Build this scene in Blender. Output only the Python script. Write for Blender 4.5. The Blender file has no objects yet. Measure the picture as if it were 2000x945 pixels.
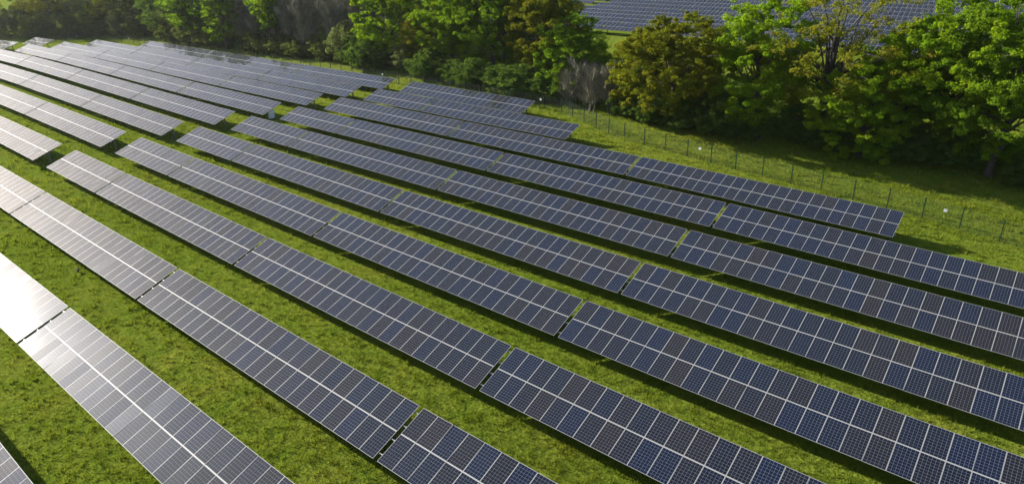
import bpy, math, random
import numpy as np
from mathutils import Matrix, Vector

TABLES=[
  (1, 'R', 0, 24, -70.012, -45.742, 10.001, 1.407, 0.477),
  (1, 'R', 1, 24, -45.542, -21.271, 10.001, 0.469, -0.426),
  (1, 'R', 2, 24, -21.071, 3.205, 10.001, -0.433, -1.221),
  (2, 'R', 0, 12, -82.302, -70.169, 17.007, 2.171, 1.658),
  (2, 'R', 1, 24, -69.969, -45.702, 17.007, 1.65, 0.633),
  (2, 'R', 2, 24, -45.502, -21.232, 17.007, 0.625, -0.291),
  (2, 'R', 3, 24, -21.032, 3.244, 17.007, -0.298, -1.087),
  (3, 'L', 0, 24, -110.02, -85.754, 23.979, 3.591, 2.548),
  (3, 'R', 0, 12, -82.044, -69.913, 23.979, 2.381, 1.84),
  (3, 'R', 1, 24, -69.713, -45.446, 23.979, 1.831, 0.814),
  (3, 'R', 2, 24, -45.246, -20.974, 23.979, 0.806, -0.073),
  (3, 'R', 3, 24, -20.774, 3.502, 23.979, -0.08, -0.845),
  (4, 'L', 0, 24, -109.65, -85.387, 30.813, 3.783, 2.687),
  (4, 'L', 1, 24, -134.119, -109.85, 30.813, 4.757, 3.791),
  (4, 'R', 0, 12, -81.691, -69.559, 30.813, 2.521, 1.992),
  (4, 'R', 1, 24, -69.359, -45.09, 30.813, 1.983, 1.025),
  (4, 'R', 2, 24, -44.89, -20.615, 30.813, 1.018, 0.202),
  (4, 'R', 3, 24, -20.415, 3.861, 30.813, 0.195, -0.55),
  (5, 'L', 0, 24, -109.194, -84.93, 37.638, 3.853, 2.788),
  (5, 'L', 1, 24, -133.66, -109.394, 37.638, 4.898, 3.862),
  (5, 'L', 2, 24, -158.136, -133.86, 37.638, 5.684, 4.906),
  (5, 'R', 0, 12, -81.302, -69.168, 37.638, 2.635, 2.147),
  (5, 'R', 1, 24, -68.968, -44.696, 37.638, 2.139, 1.272),
  (5, 'R', 2, 24, -44.496, -20.219, 37.638, 1.265, 0.514),
  (5, 'R', 3, 24, -20.019, 4.257, 37.638, 0.508, -0.247),
  (6, 'L', 0, 24, -109.286, -85.018, 44.656, 3.893, 2.917),
  (6, 'L', 1, 24, -133.753, -109.486, 44.656, 4.916, 3.901),
  (6, 'L', 2, 24, -158.226, -133.953, 44.656, 5.795, 4.924),
  (6, 'L', 3, 24, -182.709, -158.426, 44.656, 6.25, 5.801),
  (6, 'R', 0, 12, -81.136, -69.0, 44.656, 2.771, 2.339),
  (6, 'R', 1, 24, -68.8, -44.524, 44.656, 2.332, 1.564),
  (6, 'R', 2, 24, -44.324, -20.046, 44.656, 1.558, 0.848),
  (6, 'R', 3, 24, -19.846, 4.428, 44.656, 0.842, 0.02),
  (7, 'L', 0, 24, -109.071, -84.798, 51.665, 3.919, 3.066),
  (7, 'L', 1, 24, -133.541, -109.271, 51.665, 4.857, 3.927),
  (7, 'L', 2, 24, -158.014, -133.741, 51.665, 5.738, 4.864),
  (7, 'L', 3, 24, -182.495, -158.214, 51.665, 6.33, 5.744),
  (7, 'R', 0, 12, -80.916, -68.778, 51.665, 2.94, 2.567),
  (7, 'R', 1, 24, -68.578, -44.3, 51.665, 2.561, 1.873),
  (7, 'R', 2, 24, -44.1, -19.823, 51.665, 1.867, 1.145),
  (7, 'R', 3, 24, -19.623, 4.646, 51.665, 1.139, 0.167),
  (7, 'X', 0, 24, -213.161, -188.874, 51.665, 6.153, 6.399),
  (8, 'L', 0, 24, -109.105, -84.828, 58.753, 4.009, 3.285),
  (8, 'L', 1, 24, -133.58, -109.305, 58.753, 4.822, 4.015),
  (8, 'L', 2, 24, -158.055, -133.78, 58.753, 5.632, 4.829),
  (8, 'L', 3, 24, -182.535, -158.255, 58.753, 6.256, 5.638),
  (8, 'R', 0, 24, -80.799, -56.52, 58.753, 3.174, 2.527),
  (8, 'R', 1, 24, -56.32, -32.042, 58.753, 2.521, 1.815),
  (8, 'R', 2, 24, -31.842, -7.574, 58.753, 1.809, 0.826),
  (8, 'X', 0, 12, -200.705, -188.561, 58.753, 6.437, 6.351),
  (9, 'L', 0, 24, -108.652, -84.372, 65.591, 4.18, 3.562),
  (9, 'L', 1, 24, -133.131, -108.852, 65.591, 4.86, 4.185),
  (9, 'L', 2, 24, -157.609, -133.331, 65.591, 5.562, 4.866),
  (9, 'L', 3, 24, -182.09, -157.809, 65.591, 6.149, 5.567),
  (9, 'R', 0, 12, -80.474, -68.334, 65.591, 3.466, 3.162),
  (9, 'R', 1, 24, -68.134, -43.856, 65.591, 3.156, 2.46),
  (10, 'L', 0, 24, -108.015, -83.734, 72.223, 4.473, 3.914),
  (10, 'L', 1, 24, -132.497, -108.215, 72.223, 5.041, 4.478),
  (10, 'L', 2, 24, -156.978, -132.697, 72.223, 5.621, 5.045),
  (10, 'L', 3, 12, -169.319, -157.178, 72.223, 5.896, 5.626),
  (10, 'R', 0, 24, -79.841, -55.563, 72.223, 3.819, 3.126),
  (0, 'R', 0, 24, -49.0, -24.712, 3.001, 0.453, -0.343),
]
K=[-3.35787, 2.19442, -1.78368, -2.7396, -1.45217, -3.01748, -8.3775, -7.7297, -3.62188, -1.12531, -3.9018, -6.67713, -6.55201, -0.51251]
CAM=([0.77897, 0.626852, -0.016182], [-0.223196, 0.30129, 0.927043], [-0.585994, 0.718527, -0.374607], 21.84, 1305.32)
TILT=21.286

C = bpy.context.scene.collection
S = bpy.context.scene
rad = math.radians

# ------------------------------------------------------------------ camera, sky, sun, exposure
cd = bpy.data.cameras.new('camera'); cam = bpy.data.objects.new('camera', cd); C.objects.link(cam)
R_, U_, F_, H_, FPX = CAM
cam.matrix_world = Matrix(((R_[0], U_[0], -F_[0], 0), (R_[1], U_[1], -F_[1], 0), (R_[2], U_[2], -F_[2], H_), (0, 0, 0, 1)))
cd.sensor_width = 36.0; cd.lens = FPX / 2000 * 36.0; cd.clip_start = 0.5; cd.clip_end = 6000
S.camera = cam
SUN_EL, SUN_AZ = 23.8, 9.5          # elevation; degrees from -X towards -Y
w = bpy.data.worlds.new('World'); S.world = w; w.use_nodes = True
wn = w.node_tree.nodes; sky = wn.new('ShaderNodeTexSky'); sky.sky_type = 'NISHITA'
sky.sun_disc = False; sky.sun_elevation = rad(SUN_EL); sky.sun_rotation = rad(270 - SUN_AZ)
sky.dust_density = 1.3; sky.air_density = 1.0; sky.ozone_density = 1.0; sky.altitude = 50
w.node_tree.links.new(sky.outputs[0], wn['Background'].inputs[0]); wn['Background'].inputs[1].default_value = 0.078
sd = bpy.data.lights.new('sun', 'SUN'); sun = bpy.data.objects.new('sun', sd); C.objects.link(sun)
sd.energy = 5.0; sd.angle = rad(0.53); sd.color = (1.0, 0.945, 0.86)
sv = Vector((-math.cos(rad(SUN_AZ)) * math.cos(rad(SUN_EL)), -math.sin(rad(SUN_AZ)) * math.cos(rad(SUN_EL)), math.sin(rad(SUN_EL))))
sun.rotation_euler = sv.to_track_quat('Z', 'Y').to_euler(); sun.location = (-60, 40, 90)
S.view_settings.view_transform = 'Standard'; S.view_settings.look = 'None'; S.view_settings.gamma = 1.0
S.view_settings.use_curve_mapping = False; S.view_settings.exposure = 1.5
S.render.engine = 'CYCLES'; S.cycles.max_bounces = 8; S.cycles.diffuse_bounces = 4; S.cycles.glossy_bounces = 3
S.cycles.transmission_bounces = 5; S.cycles.transparent_max_bounces = 6; S.cycles.sample_clamp_indirect = 4.0
S.cycles.use_denoising = True

rng = np.random.default_rng(7); random.seed(7)

HAZE = 0.00005
# ------------------------------------------------------------------ helpers
def tag(o, label=None, cat=None, group=None, kind=None):
    if label: o['label'] = label
    if cat: o['category'] = cat
    if group: o['group'] = group
    if kind: o['kind'] = kind
    return o
def empty(name, loc, rz=0.0):
    o = bpy.data.objects.new(name, None); C.objects.link(o); o.location = loc; o.rotation_euler = (0, 0, rz); o.empty_display_size = 0.3
    return o
def link(name, me, parent=None):
    o = bpy.data.objects.new(name, me); C.objects.link(o); o.parent = parent
    return o
def mesh_np(name, V, Fq, mats, smooth=False, mi=None):
    """V (n,3), Fq (m,k) with one polygon size"""
    me = bpy.data.meshes.new(name); V = np.asarray(V, np.float32); Fq = np.asarray(Fq, np.int32); k = Fq.shape[1]
    me.vertices.add(len(V)); me.vertices.foreach_set('co', V.ravel())
    me.loops.add(Fq.size); me.loops.foreach_set('vertex_index', Fq.ravel())
    me.polygons.add(len(Fq)); me.polygons.foreach_set('loop_start', np.arange(0, Fq.size, k, dtype=np.int32))
    for m in mats: me.materials.append(m)
    if mi is not None: me.polygons.foreach_set('material_index', np.asarray(mi, np.int32))
    me.polygons.foreach_set('use_smooth', np.full(len(Fq), smooth))
    me.update(calc_edges=True)
    return me
BOXF = np.array([(0, 3, 2, 1), (4, 5, 6, 7), (0, 1, 5, 4), (1, 2, 6, 5), (2, 3, 7, 6), (3, 0, 4, 7)])
class MB:
    def __init__(s): s.v = []; s.f = []; s.n = 0
    def add(s, V, Fq):
        s.v.append(np.asarray(V, float)); s.f.append(np.asarray(Fq) + s.n); s.n += len(V)
    def box(s, c, d):
        x, y, z = [q / 2 for q in d]
        V = np.array([(-x, -y, -z), (x, -y, -z), (x, y, -z), (-x, y, -z), (-x, -y, z), (x, -y, z), (x, y, z), (-x, y, z)]) + np.array(c)
        s.add(V, BOXF)
    def bar(s, a, b, wd, ht=None):
        a = np.array(a, float); b = np.array(b, float); ht = ht or wd
        d = b - a; d /= np.linalg.norm(d); up = np.array([0, 0, 1.]) if abs(d[2]) < .95 else np.array([0, 1., 0])
        r = np.cross(d, up); r /= np.linalg.norm(r); u = np.cross(r, d)
        q = [(-1, -1), (1, -1), (1, 1), (-1, 1)]
        V = [a + r * i * wd / 2 + u * j * ht / 2 for i, j in q] + [b + r * i * wd / 2 + u * j * ht / 2 for i, j in q]
        s.add(V, BOXF)
    def tube(s, pts, rs, k=6):
        pts = np.asarray(pts, float); n = len(pts); a = np.arange(k) * 2 * np.pi / k
        t = np.gradient(pts, axis=0); t /= np.linalg.norm(t, axis=1)[:, None] + 1e-9
        ref = np.array([1., 0, 0]) if abs(t[0][0]) < .8 else np.array([0, 1., 0])
        V = []
        for i in range(n):
            r = np.cross(t[i], ref); r /= np.linalg.norm(r) + 1e-9; u = np.cross(r, t[i])
            V.append(pts[i] + rs[i] * (np.cos(a)[:, None] * r + np.sin(a)[:, None] * u))
        V = np.concatenate(V); Fq = []
        for i in range(n - 1):
            for j in range(k):
                Fq.append((i * k + j, i * k + (j + 1) % k, (i + 1) * k + (j + 1) % k, (i + 1) * k + j))
        s.add(V, Fq)
    def mesh(s, name, mats, smooth=False): return mesh_np(name, np.concatenate(s.v), np.concatenate(s.f), mats, smooth)

# ------------------------------------------------------------------ materials
def mat(name):
    m = bpy.data.materials.new(name); m.use_nodes = True; nt = m.node_tree; nt.nodes.clear()
    out = nt.nodes.new('ShaderNodeOutputMaterial')
    def N(t, **k):
        n = nt.nodes.new('ShaderNode' + t)
        for a, v in k.items(): setattr(n, a, v)
        return n
    def L(a, b): nt.links.new(a, b)
    def math_(op, a, b=None, c=None):
        n = N('Math', operation=op)
        for i, q in enumerate((a, b, c)):
            if q is None: continue
            if hasattr(q, 'is_output'): L(q, n.inputs[i])
            else: n.inputs[i].default_value = q
        return n.outputs[0]
    def mix(fac, a, b, blend='MIX'):
        n = N('MixRGB', blend_type=blend)
        for i, q in enumerate((fac, a, b)):
            if hasattr(q, 'is_output'): L(q, n.inputs[i])
            elif i == 0: n.inputs[0].default_value = q
            else: n.inputs[i].default_value = (*q, 1)
        return n.outputs[0]
    return m, nt, out, N, L, math_, mix
def simple(name, col, rough=.6, metal=0.0, noise=.15, scale=6):
    m, nt, out, N, L, M, X = mat(name)
    b = N('BsdfPrincipled'); b.inputs['Roughness'].default_value = rough; b.inputs['Metallic'].default_value = metal
    tc = N('TexCoord'); nz = N('TexNoise'); nz.inputs['Scale'].default_value = scale; nz.inputs['Detail'].default_value = 4
    L(tc.outputs['Object'], nz.inputs['Vector'])
    L(X(nz.outputs[0], tuple(c * (1 - noise) for c in col), tuple(min(1, c * (1 + noise)) for c in col)), b.inputs['Base Color'])
    L(b.outputs[0], out.inputs[0]); return m
M_FRAME = simple('anodised_aluminium', (.22, .22, .212), .65, 0, .06)
M_RAIL = simple('bright_clamp_rail', (.25, .25, .24), .65, 0, .05)
M_STEEL = simple('galvanised_steel', (.20, .21, .22), .45, .6, .15)
M_POST = simple('weathered_steel_post', (.10, .105, .10), .6, .3, .2)
M_BACK = simple('white_backsheet', (.55, .55, .55), .6)
M_GREEN = simple('green_powder_coat', (.008, .030, .024), .4, 0, .2)
M_WIRE = simple('green_mesh_wire', (.012, .028, .016), .5, 0, .1)
M_WHITE = simple('white_sign_plastic', (.55, .57, .6), .4, 0, .05)
M_BOX = simple('pale_grey_enclosure', (.50, .54, .60), .45, 0, .06)
M_BIRD = simple('black_feathers', (.012, .012, .013), .95)

def glass_mat():
    m, nt, out, N, L, M, X = mat('solar_cell_glass')
    uv = N('UVMap'); sp = N('SeparateXYZ'); L(uv.outputs[0], sp.inputs[0])
    def line(o, wd):
        d = M('ABSOLUTE', M('SUBTRACT', M('FRACT', o), .5)); return M('GREATER_THAN', d, .5 - wd)
    ln = M('MAXIMUM', line(sp.outputs[0], .026), line(sp.outputs[1], .026))
    # two thin busbars in every cell
    bus = M('GREATER_THAN', M('ABSOLUTE', M('SUBTRACT', M('FRACT', M('MULTIPLY', sp.outputs[0], 2.0)), .5)), .485)
    oi = N('ObjectInfo'); r = oi.outputs['Random']
    cr = N('ValToRGB'); L(r, cr.inputs[0]); e = cr.color_ramp
    e.elements[0].position = 0; e.elements[0].color = (.0055, .0090, .026, 1); e.elements[1].position = 1; e.elements[1].color = (.0140, .0115, .0125, 1)
    for ps, c in ((.3, (.006, .0085, .020, 1)), (.6, (.0075, .0085, .016, 1)), (.85, (.0105, .0098, .0135, 1))):
        q = e.elements.new(ps); q.color = c
    vo = N('TexVoronoi'); vo.inputs['Scale'].default_value = 3.0; L(uv.outputs[0], vo.inputs['Vector'])
    cell = X(.35, cr.outputs[0], X(1.0, cr.outputs[0], vo.outputs['Color'], 'MULTIPLY'))
    cell = X(M('MULTIPLY', bus, .35), cell, (.05, .056, .065))
    base = X(ln, cell, (.12, .137, .158))
    tc = N('TexCoord'); geo = N('NewGeometry')
    nz = N('TexNoise'); nz.inputs['Scale'].default_value = .5; nz.inputs['Detail'].default_value = 3; L(geo.outputs['Position'], nz.inputs['Vector'])
    b = N('BsdfPrincipled'); L(base, b.inputs['Base Color']); b.inputs['IOR'].default_value = 1.42
    L(M('MULTIPLY_ADD', nz.outputs[0], .10, .26), b.inputs['Roughness'])
    # clear cover glass over a dusty, wider lobe
    b.inputs['Coat Weight'].default_value = 0.62; b.inputs['Coat IOR'].default_value = 1.45
    L(M('MULTIPLY_ADD', nz.outputs[0], .03, .045), b.inputs['Coat Roughness'])
    b.inputs['Specular IOR Level'].default_value = 0
    # faint wide sheen of dust and textured glass
    gl = N('BsdfGlossy'); gl.inputs['Color'].default_value = (.0050, .0053, .0058, 1); L(M('MULTIPLY_ADD', nz.outputs[0], .10, .34), gl.inputs['Roughness'])
    ad = N('AddShader'); L(b.outputs[0], ad.inputs[0]); L(gl.outputs[0], ad.inputs[1])
    L(ad.outputs[0], out.inputs[0]); return m
M_GLASS = glass_mat()

def leaf_mat(name, ca, cb, trans=.52, cc=None):
    m, nt, out, N, L, M, X = mat(name)
    geo = N('NewGeometry'); oi = N('ObjectInfo')
    isl = geo.outputs['Random Per Island']
    nz = N('TexNoise'); nz.inputs['Scale'].default_value = .45; nz.inputs['Detail'].default_value = 2; L(geo.outputs['Position'], nz.inputs['Vector'])
    cr = N('ValToRGB'); L(nz.outputs[0], cr.inputs[0]); cr.color_ramp.elements[0].position = .35; cr.color_ramp.elements[1].position = .65
    cr.color_ramp.elements[0].color = (*ca, 1); cr.color_ramp.elements[1].color = (*cb, 1)
    col = X(isl, X(1.0, cr.outputs[0], (.70, .72, .7), 'MULTIPLY'), X(1.0, cr.outputs[0], (1.3, 1.25, 1.2), 'MULTIPLY'))
    if cc: col = X(M('GREATER_THAN', isl, .86), col, cc)
    d = N('BsdfDiffuse'); t = N('BsdfTranslucent'); g = N('BsdfGlossy'); g.inputs['Roughness'].default_value = .45
    L(col, d.inputs[0])
    L(X(1.0, col, (1.55, 1.6, .8), 'MULTIPLY'), t.inputs[0])
    a = N('MixShader'); a.inputs[0].default_value = trans; L(d.outputs[0], a.inputs[1]); L(t.outputs[0], a.inputs[2])
    f = N('MixShader'); f.inputs[0].default_value = .0; L(a.outputs[0], f.inputs[1]); L(g.outputs[0], f.inputs[2])
    L(f.outputs[0], out.inputs[0]); return m
LEAF = dict(
    bright=leaf_mat('bright_green_leaves', (.115, .200, .010), (.175, .245, .012)),
    mid=leaf_mat('mid_green_leaves', (.085, .155, .011), (.125, .195, .013)),
    dark=leaf_mat('dark_green_leaves', (.060, .105, .020), (.090, .135, .028), .45),
    golden=leaf_mat('golden_brown_oak_leaves', (.112, .130, .010), (.158, .155, .013), .42, (.08, .11, .010)),
    olive=leaf_mat('olive_yellow_leaves', (.135, .150, .013), (.185, .180, .017), .42),
    willow=leaf_mat('grey_green_willow_leaves', (.10, .125, .055), (.14, .165, .075), .45),
    scrub=leaf_mat('dull_scrub_leaves', (.085, .11, .030), (.12, .14, .045), .45),
    twig=leaf_mat('bare_grey_twigs', (.19, .175, .14), (.27, .25, .20), .0),
)
M_BARK = simple('rough_bark', (.055, .045, .036), .9, 0, .4, 3)
M_BARKP = simple('pale_grey_bark', (.13, .12, .105), .9, 0, .4, 3)

def grass_color(N, L, M, X, vec):
    def noise(s, d=3, det=.5):
        n = N('TexNoise'); n.inputs['Scale'].default_value = s; n.inputs['Detail'].default_value = d; L(vec, n.inputs['Vector']); return n.outputs[0]
    def ramp(o, lo, hi):
        n = N('MapRange'); n.inputs[1].default_value = lo; n.inputs[2].default_value = hi; L(o, n.inputs[0]); return n.outputs[0]
    a = X(ramp(noise(.045, 3), .38, .62), (.116, .156, .015), (.160, .180, .024))
    b = X(ramp(noise(.55, 5), .35, .70), a, (.100, .146, .014))
    c = X(M('MULTIPLY', ramp(noise(.28, 6), .62, .76), .45), b, (.155, .165, .030))
    return c, noise
def ground_mat():
    m, nt, out, N, L, M, X = mat('meadow_ground')
    geo = N('NewGeometry'); c, noise = grass_color(N, L, M, X, geo.outputs['Position'])
    fine = noise(3.2, 8)
    c = X(M('MULTIPLY', fine, .55), c, (.045, .062, .009))
    b = N('BsdfDiffuse'); L(c, b.inputs[0])
    bp = N('Bump'); bp.inputs['Strength'].default_value = 1.0; bp.inputs['Distance'].default_value = .22
    L(M('ADD', M('MULTIPLY', noise(1.3, 6), .6), M('MULTIPLY', noise(5.0, 4), .4)), bp.inputs['Height']); L(bp.outputs[0], b.inputs['Normal'])
    L(b.outputs[0], out.inputs[0]); return m
def blade_mat():
    m, nt, out, N, L, M, X = mat('grass_blades')
    geo = N('NewGeometry'); c, noise = grass_color(N, L, M, X, geo.outputs['Position'])
    isl = geo.outputs['Random Per Island']
    c = X(isl, X(1.0, c, (.75, .78, .8), 'MULTIPLY'), X(1.0, c, (1.30, 1.22, 1.1), 'MULTIPLY'))
    d = N('BsdfDiffuse'); t = N('BsdfTranslucent'); L(c, d.inputs[0]); L(X(1.0, c, (1.3, 1.3, .7), 'MULTIPLY'), t.inputs[0])
    a = N('MixShader'); a.inputs[0].default_value = .4; L(d.outputs[0], a.inputs[1]); L(t.outputs[0], a.inputs[2])
    L(a.outputs[0], out.inputs[0]); return m

# ------------------------------------------------------------------ terrain
def poly(x, y):
    X = x / 100; Y = (y - 40) / 50; k = K
    return (k[0]*X + k[1]*Y + k[2]*X*X + k[3]*X*Y + k[4]*Y*Y + k[5]*X**3 + k[6]*X*X*Y + k[7]*X*Y*Y + k[8]*Y**3
            + k[9]*X**4 + k[10]*X**3*Y + k[11]*X*X*Y*Y + k[12]*X*Y**3 + k[13]*Y**4)
def g2(x, y):
    xx = np.clip(x, -230, 40); y = np.minimum(y, 700)
    return 9.8 + .036 * (y - 124) + .03 * np.maximum(0, np.minimum(y, 260) - 152) - .028 * (xx + 82)
def ground_z(x, y):
    x = np.asarray(x, float); y = np.asarray(y, float)
    yc = np.clip(y, 1, 79); lo = np.maximum(-196, -3.3 * yc - 48); xc = np.clip(x, lo, 3)
    t = np.clip((y - 79) / 45, 0, 1); wt = .35 * t * t * (3 - 2 * t) + .65 * t
    return poly(xc, yc) * (1 - wt) + g2(x, np.maximum(y, 124)) * wt
def gz(x, y): return float(ground_z(x, y))

def axis(lo, hi, step, far):
    a = list(np.arange(lo, hi + 1e-6, step)); d = step
    while a[-1] < far: d *= 1.22; a.append(a[-1] + d)
    d = step
    while a[0] > -far: d *= 1.22; a.insert(0, a[0] - d)
    return np.array(a)
gx = axis(-225, 20, 1.6, 3000); gy = axis(-8, 130, 1.6, 3000)
XX, YY = np.meshgrid(gx, gy); ZZ = ground_z(XX, YY)
nx, ny = len(gx), len(gy); idx = np.arange(nx * ny).reshape(ny, nx)
Fq = np.stack([idx[:-1, :-1], idx[:-1, 1:], idx[1:, 1:], idx[1:, :-1]], -1).reshape(-1, 4)
g = link('ground', mesh_np('ground', np.stack([XX, YY, ZZ], -1).reshape(-1, 3), Fq, [ground_mat()], True)); tag(g, 'grassy field sloping under the rows of solar tables', kind='structure')

# grass blades: dense near the viewer's end of the field, coarser further off
def grass(nt=52000, nb=9, nf=330000):
    def spot(n):
        r = np.exp(rng.uniform(math.log(20), math.log(125), n)); th = rng.uniform(rad(1), rad(94), n); return r, -r * np.cos(th), r * np.sin(th)
    rt, xt, yt = spot(nt); st = np.clip(rt / 45, .8, 2.0)
    rr = np.repeat(rt, nb); sp = np.repeat(rng.uniform(.06, .20, nt) * st, nb); hh = np.repeat(.09 + .34 * rng.uniform(0, 1, nt) ** 2.6, nb) * rng.uniform(.5, 1.2, nt * nb)
    a = rng.uniform(0, 6.28, nt * nb); q = np.sqrt(rng.uniform(0, 1, nt * nb)) * sp
    x = np.repeat(xt, nb) + np.cos(a) * q; y = np.repeat(yt, nb) + np.sin(a) * q
    rf, xf, yf = spot(nf); x = np.concatenate([x, xf]); y = np.concatenate([y, yf]); r = np.concatenate([rr, rf]); n = len(x)
    L = np.concatenate([hh, rng.uniform(.05, .13, nf)]) * np.clip(r / 60, .85, 1.4); s = np.clip(r / 42, .6, 2.0); W = .022 * s * rng.uniform(.7, 1.5, n)
    b = np.concatenate([a, rng.uniform(0, 6.28, nf)]); ln = rng.uniform(.2, .95, n) * L; a2 = rng.uniform(0, 6.28, n)
    P = np.stack([x, y, ground_z(x, y) - .01], -1)
    dx = np.stack([np.cos(a2) * W, np.sin(a2) * W, np.zeros(n)], -1)
    tip = np.stack([np.cos(b) * ln, np.sin(b) * ln, L], -1)
    V = np.stack([P - dx, P + dx, P + tip], 1).reshape(-1, 3)
    o = link('grass', mesh_np('grass', V, np.arange(3 * n).reshape(-1, 3), [blade_mat()]))
    tag(o, 'rough green grass growing between the rows of solar tables', 'grass', kind='stuff')
grass()

# ------------------------------------------------------------------ solar tables
PM, HC, PL = 1.012, 1.6, 1.655
def panel_mesh():
    hx, hy, rim, th = .5020, PL / 2, .018, .035
    V = [(-hx, -hy, 0), (hx, -hy, 0), (hx, hy, 0), (-hx, hy, 0), (-hx + rim, -hy + rim, 0), (hx - rim, -hy + rim, 0), (hx - rim, hy - rim, 0), (-hx + rim, hy - rim, 0),
         (-hx, -hy, -th), (hx, -hy, -th), (hx, hy, -th), (-hx, hy, -th)]
    Fq = [(4, 5, 6, 7), (0, 1, 5, 4), (1, 2, 6, 5), (2, 3, 7, 6), (3, 0, 4, 7), (0, 8, 9, 1), (1, 9, 10, 2), (2, 10, 11, 3), (3, 11, 8, 0), (8, 11, 10, 9)]
    me = bpy.data.meshes.new('solar_panel'); me.from_pydata(V, [], Fq)
    for m in (M_FRAME, M_GLASS, M_BACK): me.materials.append(m)
    uv = me.uv_layers.new(name='UVMap')
    for p in me.polygons: p.material_index = 1 if p.index == 0 else (2 if p.index == 9 else 0)
    for i, c in enumerate(((0, 0), (6, 0), (6, 10), (0, 10))): uv.data[i].uv = c
    return me
ME_PANEL = panel_mesh()
def post_mesh(h):
    m = MB(); m.box((0, 0, h / 2 - .15), (.10, .14, h + .3)); m.box((0, .0, h - .06), (.14, .20, .10)); return m.mesh('leg', [M_POST])
_posts = {}
def rack_mesh(n):
    """purlins along the table, a rafter and brace over every post, in the tilted deck frame"""
    m = MB(); half = n * PM / 2
    for v in (-1.28, -.42, .42, 1.28): m.box((0, v, -.075), (2 * half + .16, .05, .07))
    k = max(3, round(n / 4.5)); ps = [(-half + .55) + i * (2 * half - 1.1) / (k - 1) for i in range(k)]
    for u in ps: m.box((u, 0, -.155), (.07, 2.9, .08))
    return m.mesh('support_frame', [M_STEEL]), ps
def rail_mesh(n):
    m = MB(); m.box((0, 0, -.011), (n * (PM - .004) - .01, .027, .016)); return m.mesh('centre_rail', [M_RAIL])
_rails = {n: rail_mesh(n) for n in (12, 24)}
_racks = {n: rack_mesh(n) for n in (12, 24)}
def solar_table(n, x0, x1, y, z0, z1, label, group):
    zc = (z0 + z1) / 2; xc = (x0 + x1) / 2
    t = empty('solar_table', (xc, y, zc)); tag(t, label, 'solar table', group)
    deck = Matrix.Translation((0, 0, HC)) @ Matrix.Rotation(-math.atan2(z1 - z0, x1 - x0), 4, 'Y') @ Matrix.Rotation(rad(TILT), 4, 'X')
    jt = rng.normal(0, rad(.33), (n, 2, 2))
    for i in range(n):
        for j in (0, 1):
            o = link('solar_panel', ME_PANEL, t)
            o.matrix_local = deck @ Matrix.Translation(((i + .5 - n / 2) * (PM - .004), (j * 2 - 1) * (.015 + PL / 2), 0)) @ Matrix.Rotation(jt[i, j, 0], 4, 'X') @ Matrix.Rotation(jt[i, j, 1], 4, 'Y')
    o = link('centre_rail', _rails[n], t); o.matrix_local = deck
    me, ps = _racks[n]
    o = link('support_frame', me, t); o.matrix_local = deck
    for u in ps:
        top = deck @ Vector((u, .15, -.19)); gx_, gy_ = xc + top.x, y + top.y
        gl = gz(gx_, gy_) - zc; h = round(top.z - gl, 1)
        if h not in _posts: _posts[h] = post_mesh(h)
        o = link('leg', _posts[h], t); o.location = (top.x, top.y, top.z - h)
    return t
ORD = ['first', 'second', 'third', 'fourth', 'fifth', 'sixth', 'seventh', 'eighth', 'ninth', 'tenth', 'eleventh', 'twelfth']
nleft = {}
for (r, b, i, n, x0, x1, y, z0, z1) in TABLES:
    size = 'short' if n == 12 else 'long'
    row = 'row nearest the fence' if r == 10 else ('row nearest the camera' if r == 0 else ORD[10 - r] + ' row from the fence')
    if r == 0: lab = 'solar table in the bottom left corner, in the row nearest the camera'
    elif r <= 2:
        row = ORD[r] + ' row from the camera'
        lab = {1: ['glaring white solar table at the left edge, second row from the camera', 'silvery solar table below the glaring white one, second row from the camera', 'solar table leaving at the bottom edge, second row from the camera'],
               2: ['short bright solar table at the left edge, third row from the camera', 'long silvery solar table, second from left, third row from the camera', 'long grey blue solar table, third from left, third row from the camera', 'dark solar table cut by the bottom edge, third row from the camera']}[r][i]
    elif b == 'X': lab = ('short' if n == 12 else 'long') + ' pale solar table at the far left end, ' + ORD[10 - r] + ' row from the fence'
    elif b == 'R': lab = '%s dark blue solar table, %s right of the grass aisle, %s' % (size, ORD[i], row)
    else: lab = '%s pale grey solar table, %s left of the grass aisle, %s' % (size, ORD[i], row)
    solar_table(n, x0, x1, y, z0, z1, lab, 'solar tables in the near field')
# the second field, up the slope beyond the trees
for k in range(12):
    y = 124 + 7 * k
    cols = [(-100 + 24.5 * i, i, 'R') for i in range(4)] + ([(-104.5 - 24.3, 0, 'L')] if 3 <= k <= 9 else [])
    for x0, i, b in cols:
        x1 = x0 + 24 * PM
        lab = 'distant solar table beyond the trees, %s row up the slope, ' % ORD[k] + ('left of its grass gap' if b == 'L' else ORD[i] + ' from the left end')
        solar_table(24, x0, x1, y, gz(x0, y), gz(x1, y), lab, 'solar tables in the far field')
# inverter box hung under one table's end
t7 = [t for t in TABLES if t[0] == 7 and t[1] == 'L' and t[2] == 0][0]
m = MB(); m.box((0, 0, .55), (.42, .75, 1.1)); m.box((0, 0, 1.12), (.48, .82, .05))
iv = empty('inverter_box', (t7[5] - .35, t7[6] - .15, t7[8] + .25)); tag(iv, 'pale grey inverter cabinet under the end of a solar table by the aisle', 'inverter')
link('cabinet', m.mesh('cabinet', [M_BOX]), iv)
m = MB(); m.box((0, -.25, -.2), (.06, .06, .5)); m.box((0, .25, -.2), (.06, .06, .5)); link('stand', m.mesh('stand', [M_POST]), iv)

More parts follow.
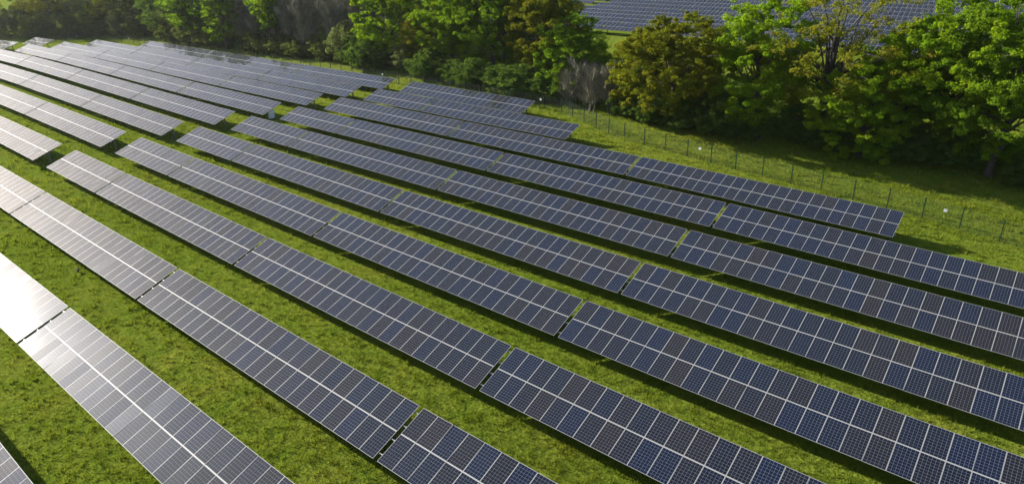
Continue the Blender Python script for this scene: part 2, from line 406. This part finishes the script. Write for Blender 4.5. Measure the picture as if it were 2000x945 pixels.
# ------------------------------------------------------------------ fence
FL = [(-252, 26), (-238, 46), (-224, 61), (-208, 73), (-190, 76.6), (-150, 77.2), (-87, 77.6), (-53.8, 77.7), (-41.1, 71.5), (-25, 68.9), (-10, 67.4), (-1.3, 65.6), (14, 63.0)]
def fence():
    P = np.array(FL, float); seg = np.linalg.norm(np.diff(P, axis=0), axis=1); cum = np.concatenate([[0], np.cumsum(seg)])
    def at(s): return np.array([np.interp(s, cum, P[:, 0]), np.interp(s, cum, P[:, 1])])
    f = empty('mesh_fence', (-87, 77.6, gz(-87, 77.6))); tag(f, 'green wire mesh fence on thin posts between solar rows and trees', 'fence')
    base = np.array(f.location); m = MB(); m.box((0, 0, .95), (.085, .085, 2.1)); m.box((0, 0, 2.01), (.075, .075, .02)); pm = m.mesh('post', [M_GREEN])
    n = int(cum[-1] / 3.02)
    for i in range(n + 1):
        q = at(i * cum[-1] / n); o = link('post', pm, f); o.location = Vector((q[0], q[1], gz(*q))) - Vector(base)
    s = np.arange(0, cum[-1], .10); Q = np.array([at(v) for v in s]); z = ground_z(Q[:, 0], Q[:, 1])
    V = []; Fq = []; wv = .0028
    for i in range(len(s)):
        x, y = Q[i]; b0 = len(V)
        for zz in (z[i] + .03, z[i] + 1.95): V += [(x - wv, y, zz), (x + wv, y - wv, zz), (x + wv, y + wv, zz)]
        for a in range(3): Fq.append((b0 + a, b0 + (a + 1) % 3, b0 + 3 + (a + 1) % 3, b0 + 3 + a))
    for h in np.arange(.05, 1.96, .19):
        idx = range(0, len(s), 8); b0 = len(V)
        for i in idx: V += [(Q[i][0], Q[i][1] - .006, z[i] + h - .005), (Q[i][0], Q[i][1] - .006, z[i] + h + .005), (Q[i][0], Q[i][1] + .006, z[i] + h)]
        for j in range(len(idx) - 1):
            for a in range(3): Fq.append((b0 + 3*j + a, b0 + 3*j + (a + 1) % 3, b0 + 3*j + 3 + (a + 1) % 3, b0 + 3*j + 3 + a))
    link('wire_mesh', mesh_np('wire_mesh', np.array(V) - base, Fq, [M_WIRE]), f)
fence()
m = MB(); m.box((0, 0, 0), (.30, .012, .26)); m.box((0, .012, 0), (.26, .012, .03)); SIGN = m.mesh('fence_sign', [M_WHITE])
for x, y, lab in [(-5.3, 66.45, 'small white sign on the fence near the right edge'), (-29.5, 69.45, 'small white sign on the fence above the last near solar row'),
                  (-57.5, 77.6, 'small white sign on the fence behind the nearest short row end'), (-91.3, 77.45, 'small white sign on the fence in front of the pale willows'),
                  (-187, 76.65, 'small white sign on the fence at the far corner of the rows'), (-208.6, 72.4, 'small white sign on the fence at the far left')]:
    o = link('fence_sign', SIGN); o.location = (x, y - .03, gz(x, y) + 1.35); tag(o, lab, 'sign', 'signs on the mesh fence')

# ------------------------------------------------------------------ trees
def rdirs(n):
    v = rng.normal(size=(n, 3)); return v / np.linalg.norm(v, axis=1)[:, None]
def leaves(P, Nn, size, asp=.62):
    """diamond leaves at P with normals Nn"""
    n = len(P); a = rdirs(n); t = np.cross(Nn, a); t /= np.linalg.norm(t, axis=1)[:, None] + 1e-9; b = np.cross(Nn, t)
    s = size * rng.uniform(.6, 1.35, n)[:, None]
    fold = Nn * s * rng.uniform(-.25, .25, n)[:, None]
    V = np.stack([P - t * s, P - b * s * asp + fold, P + t * s, P + b * s * asp + fold], 1).reshape(-1, 3)
    return V
def crown_clumps(cx, cy, z0, z1, R, n, drop=0.0):
    """clump centres spread evenly over an uneven crown, some more inside it"""
    zc = z0 + (z1 - z0) * .52; hz = (z1 - z0) / 2
    ph = rng.uniform(0, 6.28, (5, 2)); ax = rdirs(5); fr = rng.uniform(2.0, 4.6, 5)
    out = []; ns = int(n * .72); off = rng.uniform(0, 6.28)
    for i in range(n):
        if i < ns:
            zz = 1 - 2 * (i + .5) / ns; a = 2.39996 * i + off; q = math.sqrt(1 - zz * zz); d = np.array([q * math.cos(a), q * math.sin(a), zz]) + rng.normal(0, .10, 3); d /= np.linalg.norm(d); u = rng.uniform(.80, 1.0)
        else: d = rdirs(1)[0]; u = rng.uniform(.25, .7)
        if rng.uniform() < drop: continue
        lob = 1 + .075 * sum(math.sin((d @ ax[k]) * fr[k] + ph[k, 0]) for k in range(5))
        rr = u * lob; w_ = 1.0 if d[2] > 0 else .96
        p = np.array([cx + d[0] * R * rr, cy + d[1] * R * rr, zc + d[2] * hz * rr * w_])
        if p[2] < z0 - .05 * hz: continue
        out.append((p, u))
    return out
def make_tree(name, label, cat, x, y, H, R, lo, leaf, N=16000, clumps=90, size=.17, off=(0, 0), trunk=.38, bark=None, group=None, shell=.75, csize=.20, lean=0, limbs=26, stems=1, flat=.8, drop=0.0):
    z = gz(x, y); t = empty(name, (x, y, z)); tag(t, label, cat, group)
    cl = crown_clumps(off[0], off[1], lo, H, R, clumps, drop)
    # trunk and limbs
    m = MB(); fork = lo + (H - lo) * .18
    for k in range(stems):
        ang = rng.uniform(0, 6.28); sp = 0 if stems == 1 else rng.uniform(.5, 1.0)
        bx, by = math.cos(ang) * sp, math.sin(ang) * sp
        fx, fy = off[0] * .5 + bx * 1.4, off[1] * .5 + by * 1.4
        tr = trunk / math.sqrt(stems)
        pts = [(bx * .5, by * .5, -.3), (bx * .55, by * .55, .25), (bx + fx * .1, by + fy * .1, fork * .45), (fx * .7 + bx * .3, fy * .7 + by * .3, fork * .8), (fx, fy, fork + .2)]
        m.tube(pts, [tr * 1.7, tr * 1.15, tr, tr * .9, tr * .82], 9)
        # leader into the crown
        tp = np.array([off[0] + bx * 1.5, off[1] + by * 1.5, lo + (H - lo) * .86]); f0 = np.array([fx, fy, fork]); mid = (f0 + tp) / 2 + rng.normal(0, R * .06, 3)
        m.tube([f0, (f0 * .5 + mid * .5), mid, (mid + tp) / 2, tp], [tr * .82, tr * .66, tr * .48, tr * .3, tr * .08], 7)
        order = rng.permutation(len(cl))[:limbs // stems]
        for j in order:
            q = cl[j][0]; s = rng.uniform(.0, .55); st = f0 * (1 - s) + mid * s if s < .5 else mid * .9 + tp * .1
            d = q - st; bend = np.array([0, 0, 1]) * np.linalg.norm(d) * rng.uniform(.05, .16)
            pts = [st, st + d * .3 + bend * .6 + rng.normal(0, .15, 3), st + d * .65 + bend + rng.normal(0, .2, 3), q]
            r0 = min(.16, tr * rng.uniform(.22, .42)); m.tube(pts, [r0, r0 * .7, r0 * .42, r0 * .12], 5)
    link('trunk', m.mesh('trunk', [bark or M_BARK], True), t)
    # leaves
    PP = []; NN = []
    nl = max(4, int(N * 3.1 / len(cl) / 9)); half = (H - lo) / 2; span = math.sqrt(R * R + half * R) * 1.35
    for q, u in cl:
        rc = span * math.sqrt(3.2 / clumps) * .62 * rng.uniform(.75, 1.3) * (csize / .2) ** .5
        for k in range(9):
            d0 = rdirs(1)[0]; d0[2] = d0[2] * .8 + .22; c = q + d0 * rc * rng.uniform(.45, 1.0) * np.array([1, 1, flat]); rs = rc * rng.uniform(.26, .46)
            n = int(nl * rng.uniform(.6, 1.4)); d = rdirs(n); d[:, 2] = d[:, 2] * .8 + .2
            PP.append(c + d * rs * rng.uniform(.3, 1, n)[:, None] ** .6 * np.array([1, 1, flat]))
            nn = d * .8 + d0 * .4 + rdirs(n) * .7 + np.array([0, 0, .3]); NN.append(nn / np.linalg.norm(nn, axis=1)[:, None])
    P = np.concatenate(PP); Nn = np.concatenate(NN)
    V = leaves(P, Nn, size * .72); n = len(P)
    link('crown', mesh_np('crown', V, np.arange(4 * n).reshape(-1, 4), [LEAF[leaf]]), t)
    return t
def make_bare(name, label, cat, x, y, H, R, N=5200, leaf='twig', group=None, stems=4, upright=.75, spread=.9, foot=.3):
    """leafless tree: several rising stems and a haze of fine twigs"""
    z = gz(x, y); t = empty(name, (x, y, z)); tag(t, label, cat, group); m = MB(); anchors = []
    for k in range(stems):
        a = rng.uniform(0, 6.28); sp = R * rng.uniform(.3, 1.0) * spread; top = np.array([math.cos(a) * sp, math.sin(a) * sp, H * rng.uniform(.6, 1.0)]); b = np.array([math.cos(a) * foot, math.sin(a) * foot, -.2])
        ts = np.linspace(0, 1, 7); pts = [b * (1 - s) + top * s + np.array([0, 0, 0]) + rng.normal(0, .25 * s, 3) - np.array([math.cos(a), math.sin(a), 0]) * sp * .25 * math.sin(s * 3.14) for s in ts]
        r0 = .13 if foot < .5 else .05; m.tube(pts, [r0 * (1 - .92 * s) for s in ts], 5)
        for j in range(16):
            s = rng.uniform(.2, .98); i = int(s * 6); st = pts[i] + (pts[min(i + 1, 6)] - pts[i]) * (s * 6 - i)
            d = rdirs(1)[0]; d[2] = abs(d[2]) * .7 + .45; d /= np.linalg.norm(d); ln = rng.uniform(.8, 2.4) * (1.1 - .6 * s)
            en = st + d * ln; m.tube([st, (st + en) / 2 + rng.normal(0, .08, 3), en], [.035, .022, .008], 4); anchors += [(st + (en - st) * u, d) for u in (.3, .5, .7, .85, 1.0)]
    link('trunk', m.mesh('trunk', [M_BARKP], True), t)
    A = np.array([a for a, d in anchors]); D = np.array([d for a, d in anchors]); k = rng.integers(0, len(A), N)
    P = A[k] + rng.normal(0, .22, (N, 3)); d = D[k] * upright + rdirs(N) * .5; d[:, 2] += .5; d /= np.linalg.norm(d, axis=1)[:, None]
    ln = rng.uniform(.5, 1.5, N)[:, None]; wd = rng.uniform(.02, .06, N)[:, None] * (.7 if foot > .5 else 1); side = np.cross(d, rdirs(N)); side /= np.linalg.norm(side, axis=1)[:, None]
    V = np.stack([P - side * wd, P + side * wd, P + d * ln + side * wd * .3, P + d * ln - side * wd * .3], 1).reshape(-1, 3)
    link('crown', mesh_np('crown', V, np.arange(4 * N).reshape(-1, 4), [LEAF[leaf]]), t)
    return t
def clone(t, x, y, rz, s, label, group=None, leaf=None):
    r = t.copy(); C.objects.link(r); r.location = (x, y, gz(x, y) - .1); r.rotation_euler = (0, 0, rz); r.scale = s; r['label'] = label
    if group: r['group'] = group
    elif 'group' in r: del r['group']
    for ch in list(t.children):
        c = ch.copy(); C.objects.link(c); c.parent = r
    return r

T = make_tree
# right-hand group, from the right edge leftwards
T('maple_tree', 'tall green tree with a grey trunk at the right edge of the picture', 'tree', -3.9, 86.6, 19.5, 8.8, .7, 'mid', 36000, 165, .17, (1.2, -.6), .42, csize=.18)
T('maple_tree', 'broad bright green tree with a double trunk, second from the right edge', 'tree', -7.6, 87.8, 18.0, 7.6, 2.6, 'bright', 34000, 150, .17, (-.8, -.3), .45, csize=.18, stems=2)
T('maple_tree', 'lower bright green tree between the olive oak and the double trunked tree', 'tree', -13.0, 88.2, 13.6, 5.6, 2.2, 'bright', 22000, 90, .16, (-.5, 0), .32, csize=.21)
T('maple_tree', 'low bushy bright green tree reaching the grass right of the olive oak', 'tree', -16.3, 83.6, 10.4, 5.2, .5, 'bright', 24000, 95, .15, (.1, -.6), .25, csize=.22)
T('oak_tree', 'sparse olive yellow oak with visible dark limbs and gaps', 'tree', -21.3, 84.9, 17.8, 8.8, 3.0, 'olive', 11500, 150, .15, (.1, .3), .55, csize=.16, limbs=46, drop=.22)
T('field_maple', 'upright bright green tree between the brown oak and the olive oak', 'tree', -27.9, 82.9, 17.0, 5.6, 1.2, 'bright', 24000, 90, .16, (-1.0, -.3), .34, csize=.23)
T('oak_tree', 'round golden brown oak standing alone in front of the far solar field', 'tree', -38.4, 81.0, 13.9, 8.0, 1.2, 'golden', 46000, 210, .15, (-1.0, 0), .5, csize=.22)
T('hawthorn_tree', 'dark green bushy tree with a feathery pale top between two golden oaks', 'tree', -56.5, 83.6, 11.4, 4.4, .6, 'mid', 20000, 80, .15, (0, 0), .28, csize=.23)
T('oak_tree', 'tall golden brown oak left of the gap showing the far field', 'tree', -63.4, 86.4, 18.2, 5.8, 2.2, 'golden', 28000, 105, .16, (-.4, 0), .45, csize=.20)
T('lime_tree', 'tall dark shaded green tree just left of the tall golden oak', 'tree', -75.4, 88.0, 20.0, 6.6, 2.0, 'mid', 30000, 115, .17, (.4, 0), .45, csize=.19)
T('lime_tree', 'bright yellow green tree with lit left side in the middle of the tree line', 'tree', -84.2, 87.6, 17.0, 5.4, 1.2, 'bright', 28000, 95, .17, (0, -.3), .38, csize=.21)
T('lime_tree', 'bright green tree beside the leafless wood, above the pale willows', 'tree', -100.4, 87.4, 17.0, 6.4, 1.4, 'bright', 28000, 105, .17, (0, 0), .38, csize=.20)
T('thorn_tree', 'small dull olive tree between the two bright green trees of the middle', 'tree', -91.4, 86.0, 9.6, 3.0, 1.0, 'olive', 9000, 42, .15, csize=.28, trunk=.2)
T('sapling', 'small yellow green sapling beside the golden brown oak', 'tree', -51.6, 83.6, 8.6, 1.9, 1.2, 'bright', 7000, 30, .14, csize=.38, trunk=.13)
# pale willows and scrub along the foot of the trees
wil = T('willow_shrub', 'large pale grey green willow at the left foot of the bright green tree', 'shrub', -110.5, 85.0, 7.2, 3.6, .2, 'willow', 11000, 50, .13, csize=.28, trunk=.12, stems=3, limbs=18)
sh2 = T('willow_shrub', 'small pale willow shrub on the fence side between bright green trees', 'shrub', -93.2, 84.0, 4.4, 2.1, .1, 'willow', 7000, 34, .12, csize=.32, trunk=.09, stems=3, limbs=15)
dk = T('hedge_shrub', 'dark hedge shrub under the olive oak, near its trunk', 'shrub', -23.8, 84.2, 4.0, 2.6, .0, 'dark', 8000, 44, .14, csize=.30, trunk=.09, stems=3, limbs=12)
brs = make_bare('thorn_bush', 'grey leafless thorn bush left of the golden brown oak', 'shrub', -49.6, 81.6, 6.2, 3.8, 9000, stems=18, spread=1.1, foot=2.0)
make_bare('thorn_bush', 'smaller grey leafless bush behind the leafless thorn, under the sapling', 'shrub', -54.5, 82.6, 4.6, 2.8, 5500, stems=14, spread=1.1, foot=1.5)
HS = [(-44.6, 80.0, 1.0, 'left end under the golden brown oak'), (-40.4, 79.0, .9, 'in front of the golden oak trunk'), (-36.0, 78.8, 1.0, 'right of the golden oak trunk'), (-32.0, 79.4, 1.1, 'in the gap right of the golden oak'),
      (-28.6, 80.0, 1.0, 'under the upright bright green tree'), (-18.9, 82.2, .95, 'left of the low bushy tree'), (-11.5, 83.4, .9, 'right of the low bushy tree'), (-8.2, 84.6, 1.05, 'beneath the double trunk'),
      (-4.6, 86.6, 1.0, 'behind the grey trunk at right'), (.8, 84.2, 1.0, 'at the right edge'), (-60.2, 81.6, .95, 'under the tall golden oak'), (-64.4, 81.8, 1.15, 'left of the tall golden oak'),
      (-68.6, 82.0, 1.1, 'under the dark shaded tree'), (-74.6, 82.2, 1.0, 'left of the dark shaded tree trunk'), (-79.0, 82.6, .9, 'under the yellow green tree'), (-85.6, 83.0, 1.1, 'left of the yellow green tree'),
      (-101.6, 83.6, 1.3, 'left of the beside-wood bright tree'), (-104.8, 85.0, 1.5, 'right of the large pale willow'), (-57.6, 81.8, .8, 'in front of the feathery tree')]
for i, (x, y, s, wh) in enumerate(HS):
    if x > -50: x -= .9; y += 1.8
    clone(dk, x, y, rng.uniform(0, 6.28), (s * rng.uniform(.9, 1.2), s * rng.uniform(.9, 1.2), s * rng.uniform(.8, 1.15)), 'dark hedge shrub ' + wh, 'dark hedge shrubs under the tree line')
dk['group'] = 'dark hedge shrubs under the tree line'

# leafless wood left of the middle
bare = [make_bare('bare_tree', 'leafless grey brown tree at the right end of the bare wood', 'tree', -116, 87, 15, 4.4, 6500, stems=9, group='trees of the leafless wood'),
        make_bare('bare_tree', 'leafless pale tree in the middle of the bare wood front', 'tree', -124, 86, 14, 4.2, 6500, stems=10, group='trees of the leafless wood')]
BW = [(-119.5, 91, 'second row, right'), (-121, 97, 'third row, right of middle'), (-129.5, 86.5, 'front row, left of the middle'), (-136.5, 87.5, 'front row, right of the yellow green tree'), (-133, 93, 'second row, middle'),
      (-141.5, 86, 'front row, second from the left end'), (-146, 90, 'second row, left'), (-126, 101, 'third row, middle'), (-138, 101, 'third row, left'), (-112.5, 93, 'second row, behind the large pale willow'), (-147.5, 85.6, 'front row, left end'), (-114, 102, 'third row, right end'), (-109, 97, 'third row, far right behind the bright tree')]
for i, (x, y, wh) in enumerate(BW):
    s = rng.uniform(.85, 1.12); clone(bare[i % 2], x, y, rng.uniform(0, 6.28), (s, s, s * rng.uniform(.9, 1.15)), 'leafless grey tree of the bare wood, ' + wh, 'trees of the leafless wood')
T('lime_tree', 'narrow yellow green tree at the left end of the bare wood', 'tree', -150.7, 82.5, 14.5, 3.6, 2.4, 'bright', 15000, 55, .18, csize=.28, trunk=.25)
T('lime_tree', 'small yellow green tree crown in front of the middle of the bare wood', 'tree', -134.7, 84.0, 14.5, 2.8, 5.0, 'bright', 9000, 36, .18, csize=.3, trunk=.2)
# scrub at the foot of the bare wood
sc = T('scrub_bush', 'dull green scrub bush at the foot of the bare wood, right end', 'shrub', -117, 86.2, 3.6, 2.9, .0, 'scrub', 8000, 44, .15, csize=.30, trunk=.08, stems=3, limbs=12, group='scrub bushes along the fence')
SB = [(-121.5, 83, .9, 'second from the right'), (-126, 82.4, 1.0, 'third from the right'), (-130.5, 82.6, 1.1, 'fourth from the right'), (-136, 82.2, .95, 'below the small yellow green crown'), (-141, 82.4, 1.2, 'fifth from the right'), (-146, 82.2, 1.1, 'at its left end'),
      (-156, 82.6, 1.3, 'left of the narrow yellow green tree'), (-162, 82.4, 1.5, 'under the dark green tree, right'), (-168, 81.6, 1.2, 'under the dark green tree, left'), (-178, 82.2, 1.5, 'right of the dark gap'), (-187, 83.2, 1.5, 'at the fence corner'), (-196, 82.6, 1.3, 'behind the far fence corner'), (-205, 82, 1.2, 'right of the golden tree'),
      (-216, 80.5, 1.3, 'beneath the golden tree'), (-224, 77.0, 1.6, 'right of the forked tree'), (-232, 71.6, 1.5, 'in front of the forked tree'), (-241, 66, 1.5, 'left of the forked tree'), (-250, 58, 1.6, 'at the left edge'), (-236, 77, 1.4, 'just behind the forked tree'), (-257, 50, 1.6, 'furthest left')]
for x, y, s, wh in SB:
    y += 2.6 if x > -200 else 0
    src = sc if rng.uniform() < .6 else wil
    k = 1.0 if src is sc else .62
    clone(src, x, y, rng.uniform(0, 6.28), (s * k, s * k, s * k * rng.uniform(.85, 1.2)), 'low scrub bush ' + wh, 'scrub bushes along the fence')
TS = [(-262, 66, 2.4, 'behind the left edge tree'), (-254, 78, 2.6, 'left behind the forked trunks'), (-244, 86, 2.5, 'between the forked trunks'), (-232, 84, 2.3, 'right behind the forked trunks'), (-222, 88, 2.4, 'left of the golden oak trunk'), (-204, 90, 2.4, 'right of the golden oak trunk'), (-196, 92, 2.3, 'in the dark gap, left'), (-178, 92, 2.4, 'in the dark gap, right'), (-159, 90, 2.0, 'left behind the narrow yellow green tree'), (-268, 84, 2.8, 'deep in the left wood'), (-240, 98, 2.8, 'deep behind the forked tree'), (-214, 100, 2.7, 'deep behind the golden oak')]
for i, (x, y, s, wh) in enumerate(TS):
    k = 1.0 if i % 3 else .62
    clone(sc if i % 3 else wil, x, y, rng.uniform(0, 6.28), (s * k, s * k, s * k * 1.1), 'tall scrub ' + wh, 'tall scrub inside the left wood')
# far left trees
T('ash_tree', 'large dark green tree behind the far end of the back rows', 'tree', -168, 85, 18.5, 8.5, 1.0, 'mid', 17000, 110, .22, csize=.2, trunk=.4)
dg = T('ash_tree', 'dark green tree left of the large dark one, far left', 'tree', -184, 86, 18.5, 7.5, 1.4, 'dark', 12500, 90, .22, csize=.2, trunk=.4)
T('oak_tree', 'golden leaved oak in the far left tree line', 'tree', -212, 86, 17, 7.0, 3.4, 'golden', 8500, 80, .22, csize=.19, trunk=.45, limbs=40)
T('willow_tree', 'forked tree with dark leaning trunks at the far left', 'tree', -239, 76.5, 21, 11.5, 4.6, 'olive', 9500, 130, .22, (0, 0), .75, csize=.16, stems=3, limbs=48, drop=.2)
T('willow_tree', 'yellow green tree at the left edge of the picture', 'tree', -256, 62, 19, 9, 2.5, 'olive', 8500, 100, .22, csize=.17, drop=.15, stems=2, trunk=.5, limbs=40)
# second line of trees behind
BK = [(-160, 97, 1.0, 'mid'), (-174, 99, 1.05, 'dark'), (-190, 98, 1.0, 'dark'), (-203, 97, 0.95, 'dark'), (-222, 94, 1.05, 'dark'), (-236, 92, 1.0, 'mid'), (-252, 84, 1.1, 'dark'), (-250, 104, 1.2, 'dark'), (-226, 110, 1.15, 'dark'), (-204, 112, 1.15, 'dark'), (-182, 113, 1.1, 'dark'), (-164, 112, 1.1, 'dark'), (-150, 108, 1.0, 'dark'), (-134, 111, 1.0, 'dark'), (-120, 110, 0.9, 'dark'), (-104, 106, 0.8, 'dark'), (-155, 122, 1.1, 'dark'), (-190, 126, 1.2, 'dark'), (-230, 128, 1.3, 'dark')]
BKW = ['behind the narrow yellow green tree', 'behind the large dark green tree', 'behind the dark gap', 'right behind the golden oak', 'left behind the golden oak', 'right behind the forked tree', 'left behind the forked tree', 'back row above the forked tree', 'back row above the golden oak', 'back row right of the golden oak', 'back row above the dark gap', 'back row above the large dark tree', 'back row at the left of the bare wood', 'behind the middle of the bare wood', 'behind the right of the bare wood', 'behind the bright green tree by the bare wood', 'topmost behind the bare wood', 'topmost behind the dark gap', 'topmost behind the golden oak']
for i, ((x, y, s, kd), wh) in enumerate(zip(BK, BKW)):
    c = clone(dg, x, y, rng.uniform(0, 6.28), (s * rng.uniform(.9, 1.15), s * rng.uniform(.9, 1.15), s * rng.uniform(.9, 1.1)), 'dark woodland tree ' + wh, 'woodland trees behind the front line')
# more trees behind the middle group so the wood closes
for x, y, s, wh in [(-91, 98, .95, 'behind the small dull olive tree'), (-81, 98, .9, 'behind the yellow green tree of the middle'), (-70, 97, .8, 'behind the dark shaded lime')]:
    clone(dg, x, y, rng.uniform(0, 6.28), (s, s, s), 'dark woodland tree ' + wh, 'woodland trees behind the front line')

# a bird on the grass
m = MB()
def ell(m, c, r, n=8):
    V = []; Fq = []
    for i in range(n + 1):
        th = math.pi * i / n
        for j in range(n): ph = 2 * math.pi * j / n; V.append((c[0] + r[0] * math.cos(th), c[1] + r[1] * math.sin(th) * math.cos(ph), c[2] + r[2] * math.sin(th) * math.sin(ph)))
    for i in range(n):
        for j in range(n): Fq.append((i*n+j, i*n+(j+1) % n, (i+1)*n+(j+1) % n, (i+1)*n+j))
    m.add(V, Fq)
ell(m, (0, 0, .17), (.20, .09, .09)); ell(m, (.20, 0, .27), (.065, .055, .055)); ell(m, (.28, 0, .265), (.05, .015, .015)); m.bar((-.15, 0, .17), (-.38, 0, .13), .09, .02); m.bar((.02, .03, 0), (.02, .03, .12), .012); m.bar((.02, -.03, 0), (.02, -.03, .12), .012)
b = link('bird', m.mesh('bird', [M_BIRD], True)); b.location = (-55.4, 15.28, gz(-55.4, 15.28) + .05); b.rotation_euler = (0, 0, 2.4); tag(b, 'small black bird standing on the grass beside the bright second row', 'bird')

# thin evening haze round the whole place
hm = bpy.data.materials.new('haze'); hm.use_nodes = True; nt = hm.node_tree; nt.nodes.clear()
ho = nt.nodes.new('ShaderNodeOutputMaterial'); hv = nt.nodes.new('ShaderNodeVolumePrincipled')
hv.inputs['Color'].default_value = (.92, .95, 1.0, 1); hv.inputs['Density'].default_value = HAZE; hv.inputs['Anisotropy'].default_value = .45
nt.links.new(hv.outputs[0], ho.inputs['Volume'])
m = MB(); m.box((-130, 120, 18), (420, 330, 84)); hz = link('haze', m.mesh('haze', [hm])); tag(hz, 'thin pale evening haze over the whole field', kind='stuff')
